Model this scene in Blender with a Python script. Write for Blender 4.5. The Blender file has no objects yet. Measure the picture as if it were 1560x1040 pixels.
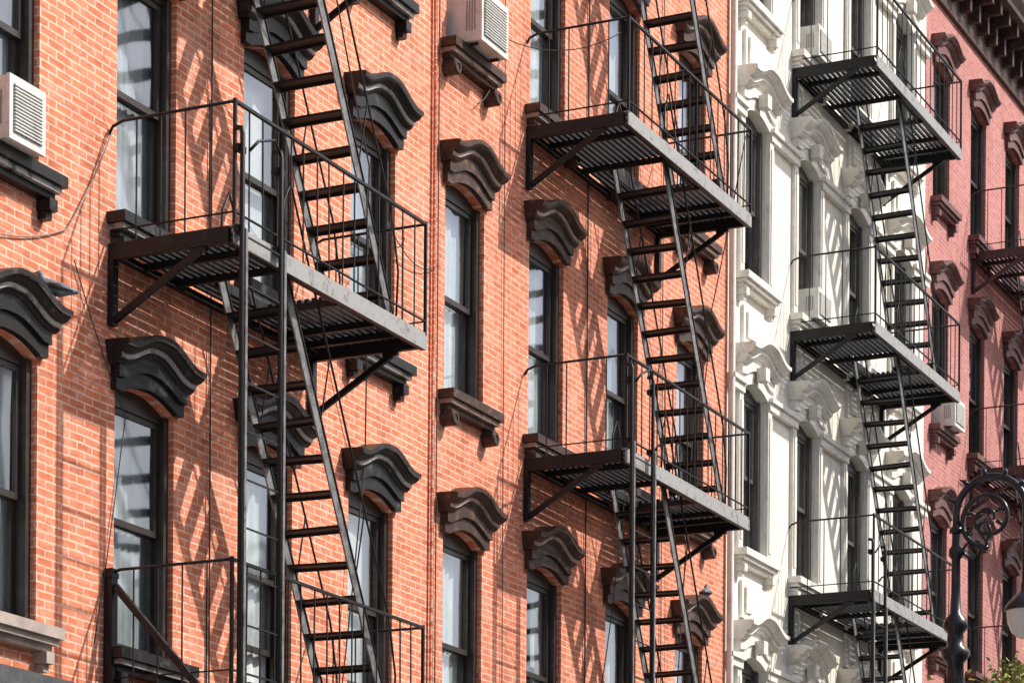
import bpy, math, random
from mathutils import Vector, Matrix
R = random.Random(11)
scene = bpy.context.scene

# ---------------------------------------------------------------- materials
def nt(name):
    m = bpy.data.materials.new(name); m.use_nodes = True
    t = m.node_tree; b = t.nodes["Principled BSDF"]
    return m, t, b
def N(t, typ, **kw):
    n = t.nodes.new(typ)
    for k, v in kw.items():
        if k in n.inputs: n.inputs[k].default_value = v
        else: setattr(n, k, v)
    return n
def noise(t, vec, scale, detail=4, rough=.6):
    n = N(t, "ShaderNodeTexNoise"); n.inputs["Scale"].default_value = scale
    n.inputs["Detail"].default_value = detail; n.inputs["Roughness"].default_value = rough
    if vec is not None: t.links.new(vec, n.inputs["Vector"])
    return n.outputs["Fac"]
def ramp(t, fac, p0, p1, c0=(0,0,0,1), c1=(1,1,1,1)):
    r = N(t, "ShaderNodeValToRGB"); e = r.color_ramp.elements
    e[0].position = p0; e[1].position = p1; e[0].color = c0; e[1].color = c1
    t.links.new(fac, r.inputs[0]); return r.outputs[0]
def mix(t, fac, a, b, mode='MIX'):
    n = N(t, "ShaderNodeMix", data_type='RGBA', blend_type=mode)
    for idx, v in ((0, fac), (6, a), (7, b)):
        if hasattr(v, "is_linked"): t.links.new(v, n.inputs[idx])
        elif idx == 0: n.inputs[0].default_value = v
        else: n.inputs[idx].default_value = (*v[:3], 1)
    return n.outputs[2]
def mul(t, a, k):
    n = N(t, "ShaderNodeMath", operation='MULTIPLY'); t.links.new(a, n.inputs[0]); n.inputs[1].default_value = k; return n.outputs[0]
def objvec(t, scale=(1,1,1)):
    tc = N(t, "ShaderNodeTexCoord"); mp = N(t, "ShaderNodeMapping")
    mp.inputs["Scale"].default_value = scale
    t.links.new(tc.outputs["Object"], mp.inputs[0]); return mp.outputs[0]
def bump(t, b, h, strength, dist):
    n = N(t, "ShaderNodeBump"); n.inputs["Strength"].default_value = strength
    n.inputs["Distance"].default_value = dist
    t.links.new(h, n.inputs["Height"]); t.links.new(n.outputs[0], b.inputs["Normal"])

def brick_mat(name, c1, c2, mortar, soot=(.30,.105,.06), msize=.0098, soot_amt=.5, pale=(.86,.52,.39), pale_amt=.5):
    m, t, b = nt(name)
    tc = N(t, "ShaderNodeTexCoord"); sp = N(t, "ShaderNodeSeparateXYZ")
    t.links.new(tc.outputs["Object"], sp.inputs[0])
    ad = N(t, "ShaderNodeMath", operation='ADD'); t.links.new(sp.outputs[0], ad.inputs[0]); t.links.new(sp.outputs[1], ad.inputs[1])
    cb = N(t, "ShaderNodeCombineXYZ"); t.links.new(ad.outputs[0], cb.inputs[0]); t.links.new(sp.outputs[2], cb.inputs[1])
    nz = N(t, "ShaderNodeTexNoise"); nz.inputs["Scale"].default_value = 1.6; nz.inputs["Detail"].default_value = 5
    t.links.new(tc.outputs["Object"], nz.inputs["Vector"])
    va = N(t, "ShaderNodeVectorMath", operation='SCALE'); va.inputs["Scale"].default_value = .035
    t.links.new(nz.outputs["Color"], va.inputs[0])
    vb = N(t, "ShaderNodeVectorMath", operation='ADD'); t.links.new(cb.outputs[0], vb.inputs[0]); t.links.new(va.outputs[0], vb.inputs[1])
    br = N(t, "ShaderNodeTexBrick"); br.inputs["Scale"].default_value = 1
    br.inputs["Color1"].default_value = (*c1, 1); br.inputs["Color2"].default_value = (*c2, 1)
    br.inputs["Mortar"].default_value = (*mortar, 1); br.inputs["Mortar Size"].default_value = msize
    br.inputs["Mortar Smooth"].default_value = .45; br.inputs["Bias"].default_value = -.05
    br.inputs["Brick Width"].default_value = .2; br.inputs["Row Height"].default_value = .0625
    t.links.new(vb.outputs[0], br.inputs["Vector"])
    v = objvec(t)
    col = br.outputs["Color"]
    h3 = ramp(t, noise(t, objvec(t,(2,2,6)), 1.6, 5, .7), .38, .62)
    md = mix(t, mul(t, br.outputs["Fac"], .45), col, c1)
    col = mix(t, h3, md, col)
    h = ramp(t, noise(t, objvec(t,(5,5,16)), 1.0, 2, .5), .40, .66)
    col = mix(t, mul(t, h, .30), col, pale)
    h2 = ramp(t, noise(t, objvec(t,(6,6,15)), 1.7, 2, .5), .54, .66)
    col = mix(t, mul(t, h2, .42), col, soot)
    f = ramp(t, noise(t, v, .9, 7, .72), .48, .80)
    col = mix(t, mul(t, f, soot_amt), col, soot)
    g = ramp(t, noise(t, objvec(t, (5, 5, .5)), 1.2, 5, .6), .3, .58, (.70,.64,.60,1), (1,1,1,1))
    col = mix(t, .6, col, g, 'MULTIPLY')
    e = ramp(t, noise(t, v, 2.0, 9, .78), .52, .70)
    col = mix(t, mul(t, e, pale_amt), col, pale)
    t.links.new(col, b.inputs["Base Color"]); b.inputs["Roughness"].default_value = .9
    inv = N(t, "ShaderNodeMath", operation='SUBTRACT'); inv.inputs[0].default_value = 1
    t.links.new(br.outputs["Fac"], inv.inputs[1])
    ad2 = N(t, "ShaderNodeMath", operation='MULTIPLY_ADD'); t.links.new(noise(t, v, 60, 3), ad2.inputs[0]); ad2.inputs[1].default_value = .5
    t.links.new(inv.outputs[0], ad2.inputs[2])
    bump(t, b, ad2.outputs[0], .5, .004)
    return m

def mottled(name, base, alt, scale=6, p=(.45,.65), rough=.6, stretch=(1,1,1), bmp=.3, fine=40, spec=.5):
    m, t, b = nt(name); v = objvec(t, stretch)
    f = ramp(t, noise(t, v, scale, 7, .7), *p)
    col = mix(t, f, base, alt)
    g = ramp(t, noise(t, v, fine, 3), .3, .7, (.75,.75,.75,1), (1.0,1.0,1.0,1))
    col = mix(t, .7, col, g, 'MULTIPLY')
    t.links.new(col, b.inputs["Base Color"]); b.inputs["Roughness"].default_value = rough
    b.inputs["Specular IOR Level"].default_value = spec
    bump(t, b, noise(t, v, fine*.6, 4), bmp, .004)
    return m

M_brick1 = brick_mat("orange_brick", (.82,.235,.108), (.58,.15,.066), (.92,.62,.48))
M_brick2 = brick_mat("orange_red_brick", (.79,.215,.10), (.55,.135,.06), (.87,.54,.41), soot_amt=.45)
M_pink = brick_mat("rose_brick", (.54,.20,.18), (.42,.14,.13), (.56,.33,.30), soot=(.26,.10,.085), pale=(.60,.32,.29), pale_amt=.35)
M_brown = brick_mat("brown_brick", (.36,.17,.12), (.28,.12,.08), (.42,.32,.26), pale=(.42,.28,.2))
M_tan = brick_mat("tan_brick", (.58,.44,.32), (.5,.37,.26), (.6,.5,.4), pale=(.6,.5,.4))
M_white = mottled("white_stucco", (.88,.84,.75), (.64,.58,.48), 1.8, (.48,.78), .8, (1.5,1.5,.35), .3, 25)
M_whitetrim = mottled("white_painted_stone", (.84,.80,.73), (.38,.34,.29), 5, (.54,.78), .6, (1,1,.6), .4, 25)
M_blacktrim = mottled("black_painted_stone", (.016,.0145,.014), (.12,.11,.10), 8, (.56,.74), .42, (1,1,1), .35, 30, .3)
M_browntrim = mottled("brownstone_trim", (.062,.033,.024), (.21,.135,.10), 8, (.52,.74), .5, (1,1,1), .35, 30, .3)
M_blackworn_highlight = mottled("worn_black_highlight", (.40,.38,.355), (.025,.022,.022), 6, (.50,.64), .45, (1,1,1), .4, 30)  # sun highlights on dark mouldings painted as light colour, with chipped edges
M_brownworn_highlight = mottled("worn_brown_highlight", (.42,.30,.235), (.07,.04,.03), 6, (.50,.64), .5, (1,1,1), .4, 30)  # same for brown trim: painted highlight plus chipped paint
M_redtrim = mottled("maroon_trim", (.13,.05,.045), (.26,.14,.12), 8, (.48,.7), .6, (1,1,3))
WORN_HIGHLIGHT = {M_blacktrim:M_blackworn_highlight, M_browntrim:M_brownworn_highlight}
M_iron = mottled("black_iron_paint", (.010,.010,.011), (.038,.033,.031), 7, (.58,.75), .5, (1,1,1), .3, 50, .35)
M_irongrey = mottled("sunlit_weathered_iron", (.36,.355,.345), (.13,.115,.105), 8, (.52,.68), .5, (1,1,1), .3, 40)  # lighter iron: sunlight on the front channel put into the colour, with weathering
M_ironstr = mottled("stair_stringer_paint", (.22,.215,.21), (.06,.052,.048), 9, (.44,.66), .42, (1,1,1), .3, 40)
M_ironred = mottled("maroon_iron_paint", (.05,.02,.02), (.12,.05,.045), 7, (.5,.7), .5)
M_frame = mottled("dark_brown_window_paint", (.032,.024,.02), (.075,.06,.05), 8, (.5,.75), .4)
M_framew = mottled("grey_sash_paint", (.08,.07,.065), (.16,.14,.13), 8, (.5,.75), .5)
M_stone = mottled("grey_stone", (.50,.42,.36), (.3,.26,.23), 5, (.4,.7), .8)
M_slate = mottled("storefront_grey_paint", (.06,.065,.07), (.12,.12,.12), 5, (.4,.7), .5)
M_roof = mottled("roof_tar", (.05,.05,.05), (.09,.09,.09), 2, (.4,.7), .9)
M_acw = mottled("white_enamel", (.78,.77,.73), (.45,.43,.38), 7, (.5,.8), .4, (1,1,.5))
M_acg = mottled("grey_plastic_grille", (.30,.30,.29), (.2,.2,.19), 8, (.4,.7), .5)
M_asphalt = mottled("asphalt", (.07,.07,.07), (.1,.1,.098), 3, (.4,.7), .9)
M_concrete = mottled("concrete", (.45,.43,.40), (.34,.33,.31), 2, (.4,.7), .85)
M_paint = mottled("road_paint", (.75,.74,.7), (.5,.5,.48), 6, (.5,.75), .7)
M_lamp = mottled("lamp_post_paint", (.02,.02,.026), (.05,.045,.05), 8, (.5,.7), .3)
M_bark = mottled("bark", (.10,.07,.05), (.2,.16,.12), 12, (.4,.7), .9, (1,1,.2), .8)
M_cable = mottled("cable_rubber", (.03,.03,.03), (.08,.07,.06), 8, (.4,.7), .6)
M_cablel = mottled("pale_cable", (.42,.3,.25), (.3,.2,.16), 8, (.4,.7), .6)
M_pigeon = mottled("pigeon_feathers", (.2,.23,.28), (.08,.09,.12), 18, (.4,.6), .6)
M_dark = mottled("dark_interior", (.05,.048,.045), (.09,.085,.08), 2, (.4,.7), .9)
def curtain_mat(name, c, c2):
    return mottled(name, c, c2, 2.0, (.35,.68), .9, (2.2,1,.6), .2, 30)
M_cur = [curtain_mat("white_curtain", (.84,.86,.86), (.50,.54,.56)), curtain_mat("cream_curtain", (.74,.72,.67), (.48,.46,.43)),
         curtain_mat("grey_curtain", (.52,.55,.57), (.30,.33,.35)), curtain_mat("pale_shade", (.74,.76,.75), (.58,.61,.62))]
def glass_mat():
    m = bpy.data.materials.new("window_glass"); m.use_nodes = True; t = m.node_tree; t.nodes.clear()
    o = N(t, "ShaderNodeOutputMaterial"); mx = N(t, "ShaderNodeMixShader")
    tr = N(t, "ShaderNodeBsdfTransparent"); tr.inputs[0].default_value = (.90,.94,.94,1)
    gl = N(t, "ShaderNodeBsdfGlossy"); gl.inputs["Roughness"].default_value = .07; gl.inputs[0].default_value = (1,1,1,1)
    lw = N(t, "ShaderNodeLayerWeight"); lw.inputs[0].default_value = .5
    pw = N(t, "ShaderNodeMath", operation='POWER'); t.links.new(lw.outputs["Facing"], pw.inputs[0]); pw.inputs[1].default_value = 1.9
    ma = N(t, "ShaderNodeMath", operation='MULTIPLY_ADD'); t.links.new(pw.outputs[0], ma.inputs[0]); ma.inputs[1].default_value = .85; ma.inputs[2].default_value = .08
    v = objvec(t, (1,1,.7)); bp = N(t, "ShaderNodeBump"); bp.inputs["Strength"].default_value = .35; bp.inputs["Distance"].default_value = .035
    t.links.new(noise(t, v, 1.8, 1, .4), bp.inputs["Height"])
    t.links.new(bp.outputs[0], gl.inputs["Normal"])
    t.links.new(ma.outputs[0], mx.inputs[0]); t.links.new(tr.outputs[0], mx.inputs[1]); t.links.new(gl.outputs[0], mx.inputs[2])
    t.links.new(mx.outputs[0], o.inputs[0]); return m
M_glass = glass_mat()
def leaf_mat():
    m, t, b = nt("leaves"); v = objvec(t)
    c = mix(t, ramp(t, noise(t, v, 5, 3), .4, .6), (.10,.16,.02), (.34,.30,.03))
    t.links.new(c, b.inputs["Base Color"]); b.inputs["Roughness"].default_value = .6; return m
M_leaf = leaf_mat()
m, t_, b_ = nt("milk_glass"); b_.inputs["Base Color"].default_value = (.8,.8,.76,1); b_.inputs["Roughness"].default_value = .15; M_milk = m

# ---------------------------------------------------------------- mesh builder
class MB:
    def __init__(s): s.v=[]; s.f=[]; s.m=[]; s.mats=[]; s.sm=[]
    def mi(s, mat):
        if mat not in s.mats: s.mats.append(mat)
        return s.mats.index(mat)
    def add(s, vs, fs, mat, smooth=False):
        o = len(s.v); s.v += [tuple(p) for p in vs]; i = s.mi(mat)
        for f in fs: s.f.append([o+k for k in f]); s.m.append(i); s.sm.append(smooth)
    def quad(s, a, b, c, d, mat): s.add([a,b,c,d], [(0,1,2,3)], mat)
    def box(s, x0,x1,y0,y1,z0,z1, mat):
        if x0>x1: x0,x1=x1,x0
        if y0>y1: y0,y1=y1,y0
        if z0>z1: z0,z1=z1,z0
        v=[(x0,y0,z0),(x1,y0,z0),(x1,y1,z0),(x0,y1,z0),(x0,y0,z1),(x1,y0,z1),(x1,y1,z1),(x0,y1,z1)]
        s.add(v, [(0,3,2,1),(4,5,6,7),(0,1,5,4),(1,2,6,5),(2,3,7,6),(3,0,4,7)], mat)
    def bar(s, p0, p1, w, h, mat, up=(0,0,1)):
        p0=Vector(p0); p1=Vector(p1); d=(p1-p0).normalized(); up=Vector(up)
        if abs(d.dot(up))>.99: up=Vector((0,1,0))
        a=d.cross(up).normalized(); c=a.cross(d).normalized()
        a=a*w/2; c=c*h/2; v=[]
        for p in (p0,p1): v += [p-a-c, p+a-c, p+a+c, p-a+c]
        s.add(v, [(0,1,2,3),(7,6,5,4),(0,4,5,1),(1,5,6,2),(2,6,7,3),(3,7,4,0)], mat)
    def tube(s, pts, r, mat, n=8, smooth=True):
        pts=[Vector(p) for p in pts]; rs = r if isinstance(r,(list,tuple)) else [r]*len(pts)
        vs=[]; fs=[]; prev=None
        for i,p in enumerate(pts):
            d=(pts[min(i+1,len(pts)-1)]-pts[max(i-1,0)]).normalized()
            if prev is None:
                u=Vector((0,0,1)) if abs(d.z)<.9 else Vector((1,0,0)); a=d.cross(u).normalized()
            else: a=(prev-d*prev.dot(d)).normalized()
            prev=a; c=d.cross(a)
            for k in range(n):
                t=2*math.pi*k/n; vs.append(p+a*math.cos(t)*rs[i]+c*math.sin(t)*rs[i])
        for i in range(len(pts)-1):
            for k in range(n): fs.append((i*n+k, i*n+(k+1)%n, (i+1)*n+(k+1)%n, (i+1)*n+k))
        fs.append(tuple(range(n))[::-1]); fs.append(tuple((len(pts)-1)*n+k for k in range(n)))
        s.add(vs, fs, mat, smooth)
    def lathe(s, cx, cy, prof, mat, n=20):
        vs=[]; fs=[]
        for r,z in prof:
            for k in range(n):
                t=2*math.pi*k/n; vs.append((cx+r*math.cos(t), cy+r*math.sin(t), z))
        for i in range(len(prof)-1):
            for k in range(n): fs.append((i*n+k, i*n+(k+1)%n, (i+1)*n+(k+1)%n, (i+1)*n+k))
        s.add(vs, fs, mat, True)
    def obj(s, name, parent=None):
        me=bpy.data.meshes.new(name); me.from_pydata(s.v, [], s.f)
        for mt in s.mats: me.materials.append(mt)
        me.polygons.foreach_set("material_index", s.m); me.polygons.foreach_set("use_smooth", s.sm)
        me.update(); o=bpy.data.objects.new(name, me); scene.collection.objects.link(o)
        if parent: o.parent=parent
        return o
def empty(name):
    e=bpy.data.objects.new(name, None); scene.collection.objects.link(e); return e

ARCH=.11; HW=.42; SPR=1.95
def archz(t): return ARCH*(1-t*t)
# ---------------------------------------------------------------- building parts
HOOD = [(0,.010),(.195,.0),(.222,-.006),(.222,-.042),(.205,-.046),(.198,-.062),(.170,-.084),(.138,-.094),(.138,-.126),(.122,-.131),(.112,-.150),(.09,-.166),(0,-.168)]
def hood(mb, c, zs, mat, hw=.56, rise=.14, scale=1.0, top=2.32):
    zt=zs+top
    n=32; P=[(w*scale,d*scale) for w,d in HOOD]; k=len(P)
    def f(a):
        x=(a-.08)/.80
        if x<=0: return 1
        return 0 if x>=1 else .5*(1+math.cos(math.pi*x))
    for j in range(k-1):
        vs=[]; fs=[]
        for i in range(n+1):
            t=-1+2*i/n
            for w,d in (P[j],P[j+1]): vs.append((c+t*hw*(1-.07*abs(d)/.17), -w, zt+rise*f(abs(t))+d))
        for i in range(n): fs.append((i*2, (i+1)*2, (i+1)*2+1, i*2+1))
        mb.add(vs, fs, WORN_HIGHLIGHT.get(mat,mat) if j in (3,7,8) else mat, True)  # narrow bands carry the painted highlight and wear
    for t in (-1,1): mb.add([(c+t*hw*(1-.07*abs(d)/.17), -w, zt+d) for w,d in P],[tuple(range(k))],mat)
    aw=hw-.08; zb0=zs+SPR; db=-.164*scale
    for (pa,frac0,frac1) in ((.085,0,.5),(.055,.5,1)):
        vs=[]; fs=[]
        for i in range(n+1):
            t=-1+2*i/n; x=t*aw; zt2=zt+rise*f(abs(x/hw))+db
            zl=zb0+(archz(x/HW) if abs(x)<HW else .02)
            a=zt2+(zl-zt2)*frac0; b2=zt2+(zl-zt2)*frac1
            vs += [(c+x,-pa,a),(c+x,-pa,b2),(c+x,0,b2)]
        for i in range(n):
            fs.append((i*3,(i+1)*3,(i+1)*3+1,i*3+1)); fs.append((i*3+1,(i+1)*3+1,(i+1)*3+2,i*3+2))
        mb.add(vs,fs,mat,False)
        for i in (0,n):
            x,_,a=vs[i*3]; b2=vs[i*3+1][2]
            mb.quad((x,-pa,a),(x,-pa,b2),(x,0,b2),(x,0,a),mat)
def sill(mb, c, z, mat, hw=.55, scroll=True):
    mb.box(c-hw,c+hw,-.17,.06,z-.085,z-.003,mat)
    mb.box(c-hw+.03,c+hw-.03,-.135,.0,z-.13,z-.088,WORN_HIGHLIGHT.get(mat,mat))  # under-moulding in the painted highlight colour on dark trim
    mb.box(c-hw+.05,c+hw-.05,-.09,.0,z-.18,z-.133,mat)
    for sg in (-1,1):
        x=c+sg*(hw-.11)
        mb.box(x-.05,x+.05,-.12,0,z-.27,z-.183,mat)
        if scroll:
            vs=[];fs=[];n=14
            for yy,r in ((-.135,.03),(-.145,.035),(-.145,.06),(-.13,.072),(-.0,.075)):
                for q in range(n):
                    a=2*math.pi*q/n; vs.append((x+r*math.cos(a),yy,z-.26+r*math.sin(a)))
            for L in range(4):
                for q in range(n): fs.append((L*n+q,L*n+(q+1)%n,(L+1)*n+(q+1)%n,(L+1)*n+q))
            fs.append(tuple(range(n)))
            mb.add(vs,fs,mat)
        else: mb.box(x-.035,x+.035,-.08,0,z-.33,z-.273,mat)

def building(name, s0, s1, H, bays, sills, wall, trim, frame, style='hood', loc=(0,0,0), rot=0, zb=4.35, shop=True, corn=None, depth=10):
    par=empty(name); rr=random.Random(int(s0*7)+5)
    w=MB(); tr=MB(); fr=MB(); gl=MB(); cu=MB()
    edges=[s0]+[e for c in bays for e in (c-HW,c+HW)]+[s1]
    for i in range(0,len(edges),2):
        w.quad((edges[i],0,zb),(edges[i+1],0,zb),(edges[i+1],0,H),(edges[i],0,H),wall)
    D=.2
    for c in bays:
        x0,x1=c-HW,c+HW; z=zb
        for zs in sills:
            w.quad((x0,0,z),(x1,0,z),(x1,0,zs),(x0,0,zs),wall)
            zt=zs+SPR; top=zt+ARCH+.03; n=8
            for i in range(n):
                ta=-1+2*i/n; tb=-1+2*(i+1)/n; xa=c+ta*HW; xb=c+tb*HW
                w.quad((xa,0,zt+archz(ta)),(xb,0,zt+archz(tb)),(xb,0,top),(xa,0,top),wall)
                w.quad((xa,D,zt+archz(ta)),(xb,D,zt+archz(tb)),(xb,0,zt+archz(tb)),(xa,0,zt+archz(ta)),wall)
            w.quad((x0,0,zs),(x0,D,zs),(x0,D,zt),(x0,0,zt),wall)
            w.quad((x1,D,zs),(x1,0,zs),(x1,0,zt),(x1,D,zt),wall)
            w.quad((x0,0,zs),(x1,0,zs),(x1,D,zs),(x0,D,zs),trim)
            z=top
            g=.003
            fr.box(x0+g,x0+.065,.085,.17,zs+g,zt,frame); fr.box(x1-.065,x1-g,.05,.17,zs+g,zt,frame)
            fr.box(x0+.066,x1-.066,.09,.17,zs+g,zs+.05,frame); fr.box(x0+.066,x1-.066,.09,.17,zt-.05,zt-.002,frame)
            for i in range(n):
                ta=-1+2*i/n; tb=-1+2*(i+1)/n; xa=c+ta*(HW-g); xb=c+tb*(HW-g)
                fr.quad((xa,.095,zt),(xb,.095,zt),(xb,.095,zt+archz(tb)),(xa,.095,zt+archz(ta)),frame)
            mid=zs+SPR*(.5+rr.uniform(-.02,.03)); xa,xb=x0+.067,x1-.067
            openlow = rr.random()<.12
            za = zs+.052+(.3 if openlow else 0)
            for (ya,a0,a1) in ((.105,mid-.02,zt-.052),(.145,za,mid+.025 if not openlow else mid+.1)):
                fr.box(xa,xa+.045,ya,ya+.035,a0,a1,frame); fr.box(xb-.045,xb,ya,ya+.035,a0,a1,frame)
                fr.box(xa+.046,xb-.046,ya,ya+.035,a0,a0+.05,frame); fr.box(xa+.046,xb-.046,ya,ya+.035,a1-.045,a1,frame)
                tl=rr.uniform(-.006,.006); t2=rr.uniform(-.006,.006); yy=ya+.018
                gl.quad((xa+.04,yy+tl,a0+.045),(xb-.04,yy-tl,a0+.045),(xb-.04,yy-tl+t2,a1-.04),(xa+.04,yy+tl+t2,a1-.04),M_glass)
            k=rr.random(); mt=M_cur[rr.choice([0,0,0,1,2,2,3])]
            def drape(xl,xr,zl,zh,mt,amp=.02,f=7):
                nn=max(6,int((xr-xl)*34)); ph=rr.random()*6; vs=[]; fs=[]
                for j in range(2):
                    for i in range(nn+1):
                        u=i/nn; xx=xl+(xr-xl)*u
                        if j==0: xx=xl+(xr-xl)*(u*.96+.02*math.sin(u*9+ph))
                        vs.append((xx,.225+amp*math.sin(u*(xr-xl)*f*9+ph+.6*math.sin(u*13)),zl if j==0 else zh))
                for i in range(nn): fs.append((i,i+1,nn+2+i,nn+1+i))
                cu.add(vs,fs,mt,True)
            if k<.64: drape(x0,x1,zs,zt+.1,mt,.012)
            elif k<.74:
                drape(x0,x0+.3,zs,zt+.1,mt); drape(x1-.3,x1,zs,zt+.1,mt)
            elif k<.92: drape(x0,x1,zs+SPR*rr.choice([.06,.2,.45]),zt+.1,M_cur[3],.002,1)
            elif k<.97: drape(x1-.5,x1,zs,zt+.1,mt)
            if style=='hood':
                hood(tr,c,zs,trim); sill(tr,c,zs,trim if not(zs<6 and name=='brick_building' and c<17 and rot==0) else M_stone, scroll=(wall==M_brick2))
            elif style=='white':
                hood(tr,c,zs,trim,.64,.15,1.25,2.42); sill(tr,c,zs,trim,.6,False)
                for sg in (-1,1):
                    xx=c+sg*(HW+.075); tr.box(xx-.065,xx+.065,-.05,0,zs+.0,zs+1.87,trim)
                    tr.box(xx-.035,xx+.035,-.065,-.051,zs+.12,zs+1.78,wall)
                tr.box(c-.42,c+.42,-.045,0,zs-.80,zs-.36,trim); tr.box(c-.34,c+.34,-.075,-.046,zs-.73,zs-.43,wall)
                tr.box(c-.07,c+.07,-.20,-.08,zs+2.10,zs+2.26,trim)
            else:
                hood(tr,c,zs,trim,.54,.13,.95,2.33); sill(tr,c,zs,trim,.52,False)
        w.quad((x0,0,z),(x1,0,z),(x1,0,H),(x0,0,H),wall)
    if style=='white':
        ed=[s0+.0]+[e for c in bays for e in (c-HW-.01,c+HW+.01)]+[s1-.0]
        for zs in sills:
            for i in range(0,len(ed),2):
                a,b=ed[i]+.004,ed[i+1]-.004
                tr.box(a,b,-.075,-.001,zs+1.872,zs+1.965,trim); tr.box(a,b,-.11,-.001,zs+1.967,zs+2.02,trim)
    w.quad((s0,0,zb),(s0,0,H),(s0,depth,H),(s0,depth,0),wall); w.quad((s1,0,0),(s1,depth,0),(s1,depth,H),(s1,0,H),wall)
    w.quad((s0,depth,0),(s0,depth,H),(s1,depth,H),(s1,depth,0),wall)
    w.quad((s0,0,H),(s1,0,H),(s1,depth,H),(s0,depth,H),M_roof)
    for zs in sills: w.quad((s0+.02,.9,zs-.4),(s1-.02,.9,zs-.4),(s1-.02,.9,zs+2.6),(s0+.02,.9,zs+2.6),M_dark)
    ct=corn or trim; z=H-1.1
    co=MB()
    P=[(0,0),(.06,0),(.06,.28),(.12,.32),(.12,.6),(.5,.66),(.5,.74),(.58,.84),(.6,1.0),(0,1.16)]
    a,b=s0+.01,s1-.01
    for i in range(len(P)-1):
        co.quad((a,-P[i][0]-.004,z+P[i][1]),(b,-P[i][0]-.004,z+P[i][1]),(b,-P[i+1][0]-.004,z+P[i+1][1]),(a,-P[i+1][0]-.004,z+P[i+1][1]),ct)
    for xx in (a,b): co.add([(xx,-p-.004,z+q) for p,q in P],[tuple(range(len(P)))],ct)
    nb=int((b-a)/.48)
    for i in range(nb+1):
        x=a+.1+(b-a-.2)*i/nb
        co.box(x-.05,x+.05,-.42,-.07,z+.46,z+.655,ct); co.box(x-.05,x+.05,-.22,-.07,z+.2,z+.455,ct)
    sh=MB()
    if shop:
        sh.box(s0+.01,s1-.01,-.30,.0,zb+.24,zb+.44,M_slate); sh.box(s0+.01,s1-.01,-.20,.0,zb-.28,zb+.238,M_slate)
        for x in (s0+.2,(s0+s1)/2-.9,(s0+s1)/2+.9,s1-.2): sh.box(x-.19,x+.19,-.08,.3,0.12,zb-.282,M_slate)
        for xa,xb in ((s0+.39,(s0+s1)/2-1.09),((s0+s1)/2+1.09,s1-.39)):
            sh.box(xa,xb,.05,.2,.12,.75,M_slate); sh.box(xa,xb,.08,.14,3.3,3.38,frame)
            sh.box((xa+xb)/2-.03,(xa+xb)/2+.03,.08,.14,.752,3.298,frame)
            gl.quad((xa,.11,.75),(xb,.11,.75),(xb,.11,zb-.28),(xa,.11,zb-.28),M_glass)
        xm=(s0+s1)/2
        sh.box(xm-.7,xm+.7,.2,.27,.12,2.4,frame); sh.box(xm-.08,xm-.05,.12,.2,1.0,1.3,M_stone)
        gl.quad((xm-.7,.2,2.45),(xm+.7,.2,2.45),(xm+.7,.2,zb-.28),(xm-.7,.2,zb-.28),M_glass)
        sh.box(s0+.02,s1-.02,1.5,1.55,0.1,zb,M_dark)
    w.obj("walls",par); tr.obj("window_trim",par); fr.obj("window_frames",par); gl.obj("window_panes",par); cu.obj("curtains",par)
    co.obj("cornice",par)
    if shop: sh.obj("shopfront",par)
    par.location=loc; par.rotation_euler=(0,0,rot); return par

SILLS=[5.2,8.5,11.8,15.1]
building("brick_building",15.45,23.0,19.2,[16.35,18.2,20.07,21.9],SILLS,M_brick1,M_blacktrim,M_frame)
building("brick_building",23.002,30.72,19.2,[23.75,25.62,27.6,29.58],SILLS,M_brick2,M_browntrim,M_frame)
building("white_building",30.722,38.62,20.0,[31.6,33.5,35.5,37.45],SILLS,M_white,M_whitetrim,M_framew,'white')
building("rose_brick_building",38.622,46.4,19.1,[39.4,41.35,43.3,45.25],SILLS,M_pink,M_redtrim,M_frame,'small',corn=M_browntrim)
building("brick_building",46.402,54.0,19.5,[47.3,49.2,51.2,53.1],SILLS,M_brown,M_browntrim,M_frame)
building("tan_brick_building",54.002,62,18.8,[55,57,59,61],SILLS,M_tan,M_browntrim,M_frame)
building("brick_building",7.7,15.448,19.4,[8.6,10.55,12.6,14.5],SILLS,M_brown,M_blacktrim,M_frame)
o=0
for nm,wm,tm,hh in (("brick_building",M_brown,M_browntrim,12.1),("tan_brick_building",M_tan,M_whitetrim,12.6),("white_building",M_white,M_whitetrim,11.9),("brick_building",M_brick2,M_browntrim,12.4),("tan_brick_building",M_tan,M_browntrim,12.0),("white_building",M_white,M_whitetrim,12.8),("brick_building",M_brick1,M_blacktrim,12)):
    building(nm,0,7.9,hh,[.95,2.95,4.95,6.95],[5.2,8.5],wm,tm,M_frame,'hood',loc=(20+o,-19,0),rot=math.pi); o+=7.91

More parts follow.
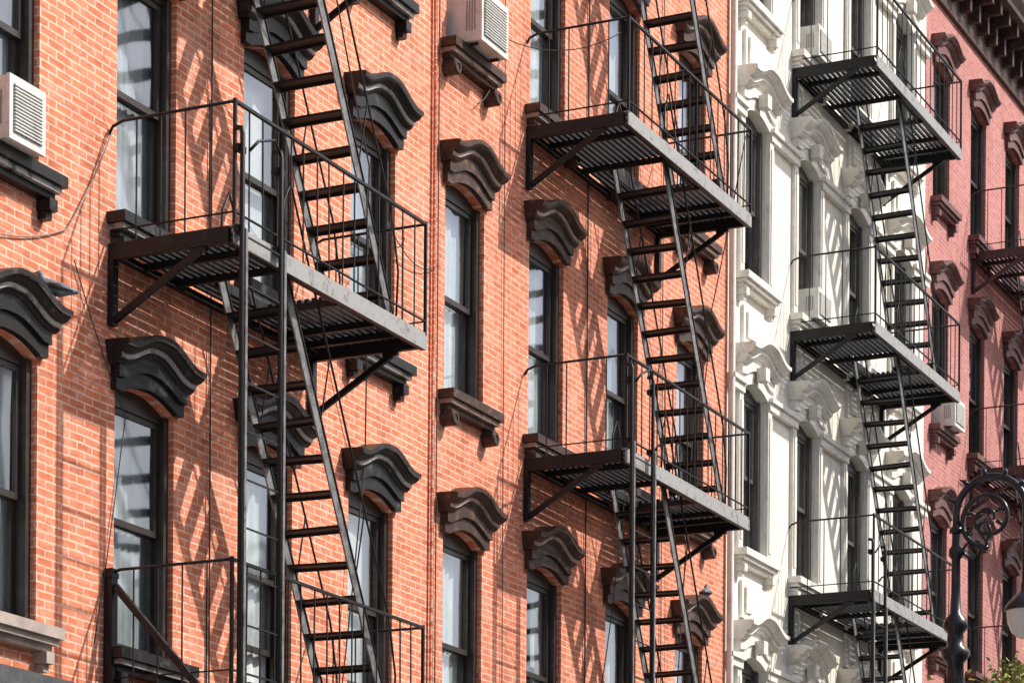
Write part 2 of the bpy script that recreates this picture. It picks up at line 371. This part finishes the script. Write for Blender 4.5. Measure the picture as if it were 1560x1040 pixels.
# ---------------------------------------------------------------- fire escapes
def fire_escape(s0,s1,levels,st0,st1,ladder=None,mi=None,mg=None,ms=None,tie=False):
    I=mi or M_iron; G=mg or M_irongrey; S=ms or M_ironstr; mb=MB(); W=1.12; rr=random.Random(int(s0*3))
    for L in levels:
        mb.box(s0,s1,-W,-W+.012,L-.14,L,G); mb.box(s0+.002,s1-.002,-W+.0125,-W+.055,L-.138,L-.128,I); mb.box(s0+.002,s1-.002,-W+.0125,-W+.055,L-.012,L-.002,G)  # front and top in lighter iron with sunlight in its colour
        for x in (s0,s1-.05):
            mb.box(x+.002,x+.05,-W+.056,-.003,L-.125,L-.002,I)
        mb.box(s0+.06,s1-.06,-.06,-.01,L-.10,L-.045,I)
        n=15
        for i in range(n):
            w=.09+.93*i/(n-1)
            segs=[(s0+.052,s1-.052)]
            if .34<w<.95: segs=[(s0+.052,st0-.12),(st0+.78,s1-.052)]
            for a,b in segs:
                if b-a>.05: mb.box(a,b,-w-.018,-w+.018,L-.034,L-.006,I)
        for x in (s0+.45,st0-.14,st0+.8,(st0+.8+s1)/2,s1-.3):
            if x<s1-.1: mb.box(x-.018,x+.018,-W+.06,-.02,L-.09,L-.036,I)
        mb.box(st0-.12,st0+.78,-.965,-.945,L-.08,L-.004,I); mb.box(st0-.12,st0+.78,-.335,-.315,L-.08,L-.004,I)
        for x in (s0+.03,s1-.03):
            mb.box(x-.035,x+.035,-.055,-.004,L-.62,L-.127,I)
            mb.bar((x,-.05,L-.58),(x,-.80,L-.15),.035,.05,I)
            mb.box(x-.02,x+.02,-.86,-.72,L-.16,L-.127,I)
        z=L+.92
        mb.bar((s0+.015,-W+.01,z),(s1-.015,-W+.01,z),.028,.022,I)
        mb.bar((s0+.015,-W+.01,L+.10),(s1-.015,-W+.01,L+.10),.020,.010,I)
        for x in (s0+.015,s1-.015):
            mb.tube([(x,-W+.01,z),(x,-.35,z),(x,-.12,z+.0),(x,-.03,z-.03),(x,-.0,z-.08)],.012,I,6)
            mb.bar((x,-W+.01,L+.10),(x,-.02,L+.10),.016,.01,I)
            nb=5
            for i in range(1,nb): 
                y=-W+.01+(W-.04)*i/nb; mb.bar((x,y,L-.02),(x,y,z-.01),.010,.010,I)
        for x in (s0+.015,s1-.015): mb.bar((x,-W+.01,L-.02),(x,-W+.01,z+.02),.024,.024,I)
        nb=int((s1-s0)/.2)
        for i in range(1,nb):
            x=s0+.015+(s1-s0-.03)*i/nb+rr.uniform(-.01,.01); mb.bar((x,-W+.01,L-.01),(x+rr.uniform(-.015,.015),-W+.01,z-.01),.010,.010,I)
    pairs=[(levels[i+1],levels[i]) for i in range(len(levels)-1)]
    for U,Lw in pairs:
        a=Vector((st0,0,U-.02)); b=Vector((st1,0,Lw+.01))
        for wy in (.36,.92):
            mb.bar((a.x,-wy,a.z),(b.x,-wy,b.z),.014,.095,S,up=(0,0,1))
            mb.bar((a.x+.04,-wy,a.z+.03),(b.x+.04,-wy,b.z+.03),.035,.010,I)
        n=13
        for i in range(1,n):
            f=i/n; x=a.x+(b.x-a.x)*f; zz=a.z+(b.z-a.z)*f; tw=rr.uniform(-.008,.008)
            mb.bar((x-.005,-.91,zz+tw),(x-.005,-.37,zz-tw),.13,.022,I)
            mb.bar((x+.058,-.91,zz+tw-.016),(x+.058,-.37,zz-tw-.016),.010,.03,I)
        for wy in (.36,.92):
            pts=[a+Vector((-.02,-wy,.05)),a+Vector((.02,-wy,.55)),a+Vector((.12,-wy,.72))]
            pts+= [a+(b-a)*f+Vector((.16,-wy,.62)) for f in (.12,.5,.9)]
            pts+= [b+Vector((.10,-wy,.5)),b+Vector((.06,-wy,.0))]
            mb.tube(pts,.0105,I,6)
            for f in (.33,.66):
                p=a+(b-a)*f; mb.bar((p.x,-wy,p.z),(p.x+.16,-wy,p.z+.62),.01,.01,I)
    if ladder:
        l0,l1,zt,zb=ladder
        for x in (l0,l1):
            mb.tube([(x,-W-.06,zb),(x,-W-.06,zt-.02),(x,-W-.05,zt+.02),(x,-W+.0,zt+.03)],.020,I,8)
            mb.box(x+.035,x+.065,-W-.075,-W-.045,zb,zt-.72,S)
            for q in (zt-.15,zt-.75): mb.box(x-.03,x+.08,-W-.045,-W-.003,q,q+.05,I)
        z=zb+.3
        while z<zt-.75:
            mb.bar((l0,-W-.06,z),(l1,-W-.06,z),.012,.012,I); z+=.36
        mb.tube([(l1-.02,-W-.06,zt),(l1-.14,-W-.08,zt+.06),(l0+.2,-W-.08,zt-.02),(l0+.1,-W-.06,zt-.12)],.012,I,6)
    if tie:
        L=levels[0]
        mb.box(s0-.03,s0+.05,-.08,-.01,L-.9,L+.93,I)
        mb.bar((s0+.01,-.08,L+.80),(s0+.01,-.82,L+.0),.045,.05,I)
        mb.box(s0-.04,s0+.06,-.085,-.0,L+.86,L+.9,I)
    return mb.obj("fire_escape")
LV=[4.86,8.26,11.58,14.88]
fire_escape(17.67,20.80,LV,18.72,20.55,ladder=(17.68,18.25,8.95,3.2),tie=True)
fire_escape(25.10,28.55,LV,26.50,28.25,ladder=(25.09,25.63,9.05,3.2))
fire_escape(32.93,36.63,LV,34.40,36.2,ladder=(32.70,33.20,8.8,3.2))
fire_escape(41.0,44.6,LV,42.3,44.2,mi=M_ironred,mg=M_ironred,ms=M_ironred)

# ---------------------------------------------------------------- window air conditioners
def aircon(c,z,wd=.56,ht=.42,dp=.42,br=True):
    mb=MB(); x0,x1=c-wd/2,c+wd/2
    mb.box(x0,x1,-dp,.1,z,z+ht,M_acw)
    mb.box(x0-.008,x1+.008,-dp-.012,-dp+.02,z-.008,z+ht+.008,M_acw)
    mb.box(x0+.04,x1-.04,-dp-.016,-dp-.011,z+.05,z+ht-.05,M_acg)
    n=14
    for i in range(n):
        zz=z+.06+(ht-.12)*i/(n-1); mb.box(x0+.04,x1-.04,-dp-.03,-dp-.017,zz-.006,zz+.003,M_acw)
    for q in range(4):
        y=-dp+.06+q*.028; mb.box(x0-.004,x0+.001,y,y+.012,z+.1,z+ht-.1,M_acg)
    if br:
        for x in (x0+.06,x1-.06):
            mb.bar((x,-dp+.06,z-.012),(x,-.18,z-.012),.03,.02,M_iron)
    mb.obj("air_conditioner")
aircon(16.26,8.51,.42,.44,.25,False); aircon(23.70,11.81,.56,.48,.32); aircon(33.5,8.51+3.3,.5,.38,.25); aircon(33.45,15.11,.5,.38,.25)
aircon(39.4,11.81,.5,.4,.3)

# ---------------------------------------------------------------- cables & pipes
def cable(pts,r=.009,mat=None,sag=0,name="utility_cable"):
    mb=MB(); P=[]
    for a,b in zip(pts[:-1],pts[1:]):
        a=Vector(a);b=Vector(b)
        for i in range(10):
            f=i/10; p=a.lerp(b,f); p.z-=sag*4*f*(1-f); P.append(p)
    P.append(Vector(pts[-1])); mb.tube(P,r,mat or M_cable,6); return mb.obj(name)
cable([(23.03,-.03,4.9),(23.05,-.03,11),(23.02,-.03,18)],.018,M_brick1,name="drain_pipe")
cable([(30.74,-.06,4.9),(30.74,-.06,18.8)],.045,M_whitetrim,name="drain_pipe")
cable([(23.14,-.02,4.9),(23.16,-.02,18)],.007,M_cable)
cable([(24.6,-.02,4.9),(24.55,-.02,18)],.005,M_cable)
cable([(19.0,-1.0,11.6),(20.9,-.5,9.8),(21.6,-.1,7.5),(21.2,-.05,5.0)],.007,M_cable,.1)
cable([(17.7,-.03,9.15),(17.1,-.02,8.2),(16.1,-.02,7.9)],.006,M_cablel,.05)
cable([(20.8,-.9,9.1),(22.0,-.1,9.7),(23.1,-.02,9.6)],.005,M_cable,.15)
cable([(26.6,-.02,5.0),(26.62,-.02,18)],.010,M_cable)
cable([(28.7,-.02,5.0),(28.66,-.02,18)],.008,M_cablel)
cable([(25.2,-1.0,12.4),(24.4,-.1,12.2),(23.9,-.05,11.4)],.005,M_cable,.15)
cable([(28.4,-1.1,12.4),(29.0,-.3,10.0),(28.9,-.04,5)],.007,M_cable,.1)
cable([(19.1,-.03,12),(19.12,-.03,5)],.008,M_cable)
cable([(25.6,-1.0,9.1),(26.9,-.4,8.9),(27.0,-.03,6.2)],.006,M_cable,.2)
cable([(17.2,-.02,8.0),(17.9,-.02,7.0),(17.5,-.02,5.2)],.005,M_cable,.05)

# ---------------------------------------------------------------- pigeons
def pigeon(x,y,z,yaw=0):
    mb=MB()
    body=[(-.17,.07,.012),(-.11,.075,.03),(-.04,.08,.052),(.03,.095,.056),(.08,.125,.040),(.10,.155,.028),(.105,.18,.028),(.118,.195,.022),(.14,.193,.006),(.155,.188,.003)]
    mb.tube([(a,0,b) for a,b,r in body],[r for a,b,r in body],M_pigeon,10)
    for s in (-1,1):
        mb.tube([(.05,s*.045,.10),(-.03,s*.055,.085),(-.13,s*.02,.07)],[.02,.026,.006],M_cable,6)
        mb.tube([(.0,s*.022,.05),(.0,s*.024,.0),(.03,s*.024,.0)],.005,M_browntrim,5)
    o=mb.obj("pigeon"); o.location=(x,y,z); o.rotation_euler=(0,0,yaw)
pigeon(16.74,-.17,7.555,2.2); pigeon(29.72,-.15,7.63,.3)

# ---------------------------------------------------------------- street lamp
def street_lamp(x,y):
    mb=MB(); z0=.12
    mb.lathe(x,y,[(0,z0),(.27,z0),(.27,.35),(.22,.42),(.20,.9),(.23,.95),(.17,1.05),(.12,1.25),(.105,1.5),(.09,6.1),(.085,6.3),(.13,6.35),(.15,6.42),(.09,6.47),(.08,6.60),(.13,6.66),(.115,6.74),(.06,6.8),(.048,7.0),(.045,7.35),(.075,7.39),(.075,7.45),(.045,7.49),(.04,7.7)],M_lamp,16)
    for k in range(10):
        a=2*math.pi*k/10; mb.bar((x+.1*math.cos(a),y+.1*math.sin(a),1.3),(x+.086*math.cos(a),y+.086*math.sin(a),6.15),.016,.016,M_lamp)
    r=.36; cy=y-r; cz=7.80
    pts=[(x,y,7.6)]+[(x,cy+r*math.cos(math.pi*i/18),cz+r*math.sin(math.pi*i/18)) for i in range(19)]+[(x,y-2*r,7.5),(x,y-2*r,7.0)]
    mb.tube(pts,.038,M_lamp,8)
    sp=[]
    for i in range(40):
        a=-.5*math.pi+ i/39*3.6*math.pi; q=.30*(1-i/39*.82); sp.append((x,cy+.03+q*math.cos(a),cz-.06+q*math.sin(a)))
    mb.tube(sp,[.028-.012*i/39 for i in range(40)],M_lamp,6)
    for i in range(0,36,3):
        p=Vector(sp[i]); d=(p-Vector((x,cy,cz-.05))).normalized(); sd=.03 if i%2 else -.03
        mb.tube([p,p+d*-.05+Vector((0,.03,.03)),p+d*-.10+Vector((0,sd,.02))],[.016,.028,.004],M_lamp,5)
    sp=[]
    for i in range(16):
        a=math.pi*1.0+ i/15*1.7*math.pi; q=.11*(1-i/15*.6); sp.append((x,y-.15+q*math.cos(a),7.45+q*math.sin(a)))
    mb.tube(sp,.016,M_lamp,6)
    mb.lathe(x,y,[(0,7.62),(.07,7.62),(.07,7.67),(0,7.67)],M_lamp,12)
    for i in (2,5,8,11,14,17):
        a=math.pi*i/18; p=Vector((x,cy+(r+.02)*math.cos(a),cz+(r+.02)*math.sin(a))); q=Vector((0,math.cos(a),math.sin(a)))
        mb.tube([p,p+q*.05,p+q*.085+Vector((0,.03,0))],[.03,.028,.004],M_lamp,5)
    ly=y-2*r
    mb.lathe(x,ly,[(.03,7.1),(.05,7.04),(.05,6.98),(.12,6.93),(.20,6.83),(.215,6.78),(.19,6.78)],M_lamp,18)
    mb.lathe(x,ly,[(.19,6.78),(.18,6.66),(.135,6.56),(.07,6.51),(0,6.50)],M_milk,18)
    mb.obj("street_lamp")
street_lamp(27.3,-3.82)

# ---------------------------------------------------------------- street tree
def tree(x,y,top,r):
    par=empty("street_tree"); mb=MB(); rr=random.Random(5)
    mb.tube([(x,y,.1),(x+.05,y,1.2),(x-.04,y+.05,2.6),(x+.02,y,4.0),(x,y,top-.8)],[.14,.11,.09,.06,.02],M_bark,8)
    tips=[]
    for i in range(22):
        h=2.6+(top-3.4)*i/22; a=i*2.4; l=r*(1-.55*(h-2.6)/(top-2.6))
        p=Vector((x,y,h)); q=p+Vector((math.cos(a)*l*.5,math.sin(a)*l*.5,.35)); e=p+Vector((math.cos(a)*l*.9,math.sin(a)*l*.9,.8))
        mb.tube([p,q,e],[.03,.02,.006],M_bark,5); tips += [q,e]
    tips += [Vector((x,y,top-.35)),Vector((x+.2,y-.1,top-.5)),Vector((x-.3,y,top-.55)),Vector((x+.5,y-.2,top-.4)),Vector((x-.1,y-.5,top-.45))]
    mb.obj("trunk",par)
    lf=MB()
    for p in tips:
        for _ in range(130):
            d=Vector((rr.gauss(0,.2),rr.gauss(0,.2),rr.gauss(0,.16))); c=p+d
            u=Vector((rr.uniform(-1,1),rr.uniform(-1,1),rr.uniform(-.6,.6))).normalized(); v=u.cross(Vector((rr.uniform(-1,1),rr.uniform(-1,1),rr.uniform(-1,1)))).normalized()
            s=rr.uniform(.035,.06); lf.add([c-u*s,c+v*s*.5,c+u*s,c-v*s*.5],[(0,1,2,3)],M_leaf)
    lf.obj("foliage",par)
tree(33.5,-2.7,7.4,1.25)

# ---------------------------------------------------------------- ground
g=MB(); g.quad((-400,-400,-.02),(400,-400,-.02),(400,400,-.02),(-400,400,-.02),M_concrete); g.obj("ground")
g=MB(); g.quad((-200,-14.4,-.012),(200,-14.4,-.012),(200,-4.6,-.012),(-200,-4.6,-.012),M_asphalt); g.obj("road")
g=MB()
for i in range(-30,40): g.quad((i*5,-9.56,-.006),(i*5+2.5,-9.56,-.006),(i*5+2.5,-9.44,-.006),(i*5,-9.44,-.006),M_paint)
g.obj("road_markings")
for a,b,k in ((-4.45,1.0,-4.6),(-20.0,-14.55,-14.4)):
    g=MB(); g.box(-200,200,a,b,-.015,.12,M_concrete); g.box(-200,200,k, a-.002 if k<a else b+.002,-.014,.118,M_stone); g.obj("pavement")

# ---------------------------------------------------------------- light
sd=Vector((.55,-1,1.12)).normalized()
world=bpy.data.worlds.new("World"); scene.world=world; world.use_nodes=True; wt=world.node_tree
sk=wt.nodes.new("ShaderNodeTexSky"); sk.sky_type='NISHITA'; sk.sun_disc=False
sk.sun_elevation=math.asin(sd.z); sk.sun_rotation=math.atan2(sd.x,sd.y); sk.dust_density=3.0; sk.air_density=1.0
wt.links.new(sk.outputs[0],wt.nodes["Background"].inputs[0]); wt.nodes["Background"].inputs[1].default_value=.15
L=bpy.data.lights.new("sun","SUN"); L.energy=5; L.angle=math.radians(.7); L.color=(1,.95,.88)
lo=bpy.data.objects.new("sun",L); scene.collection.objects.link(lo); lo.rotation_euler=sd.to_track_quat('Z','Y').to_euler(); lo.location=(20,-20,40)

# ---------------------------------------------------------------- camera
cd=bpy.data.cameras.new("camera"); cam=bpy.data.objects.new("camera",cd); scene.collection.objects.link(cam)
cd.sensor_width=36; cd.lens=97.4; cd.shift_y=.7635; cd.shift_x=.005; cd.clip_end=2000
M=Matrix.Translation((0,-11.84,1.6))@Matrix.Rotation(math.radians(-64.5),4,'Z')@Matrix.Rotation(math.radians(90),4,'X')@Matrix.Rotation(.007,4,'Z')
cam.matrix_world=M; scene.camera=cam
scene.view_settings.view_transform='Standard'; scene.view_settings.look='None'; scene.view_settings.exposure=0
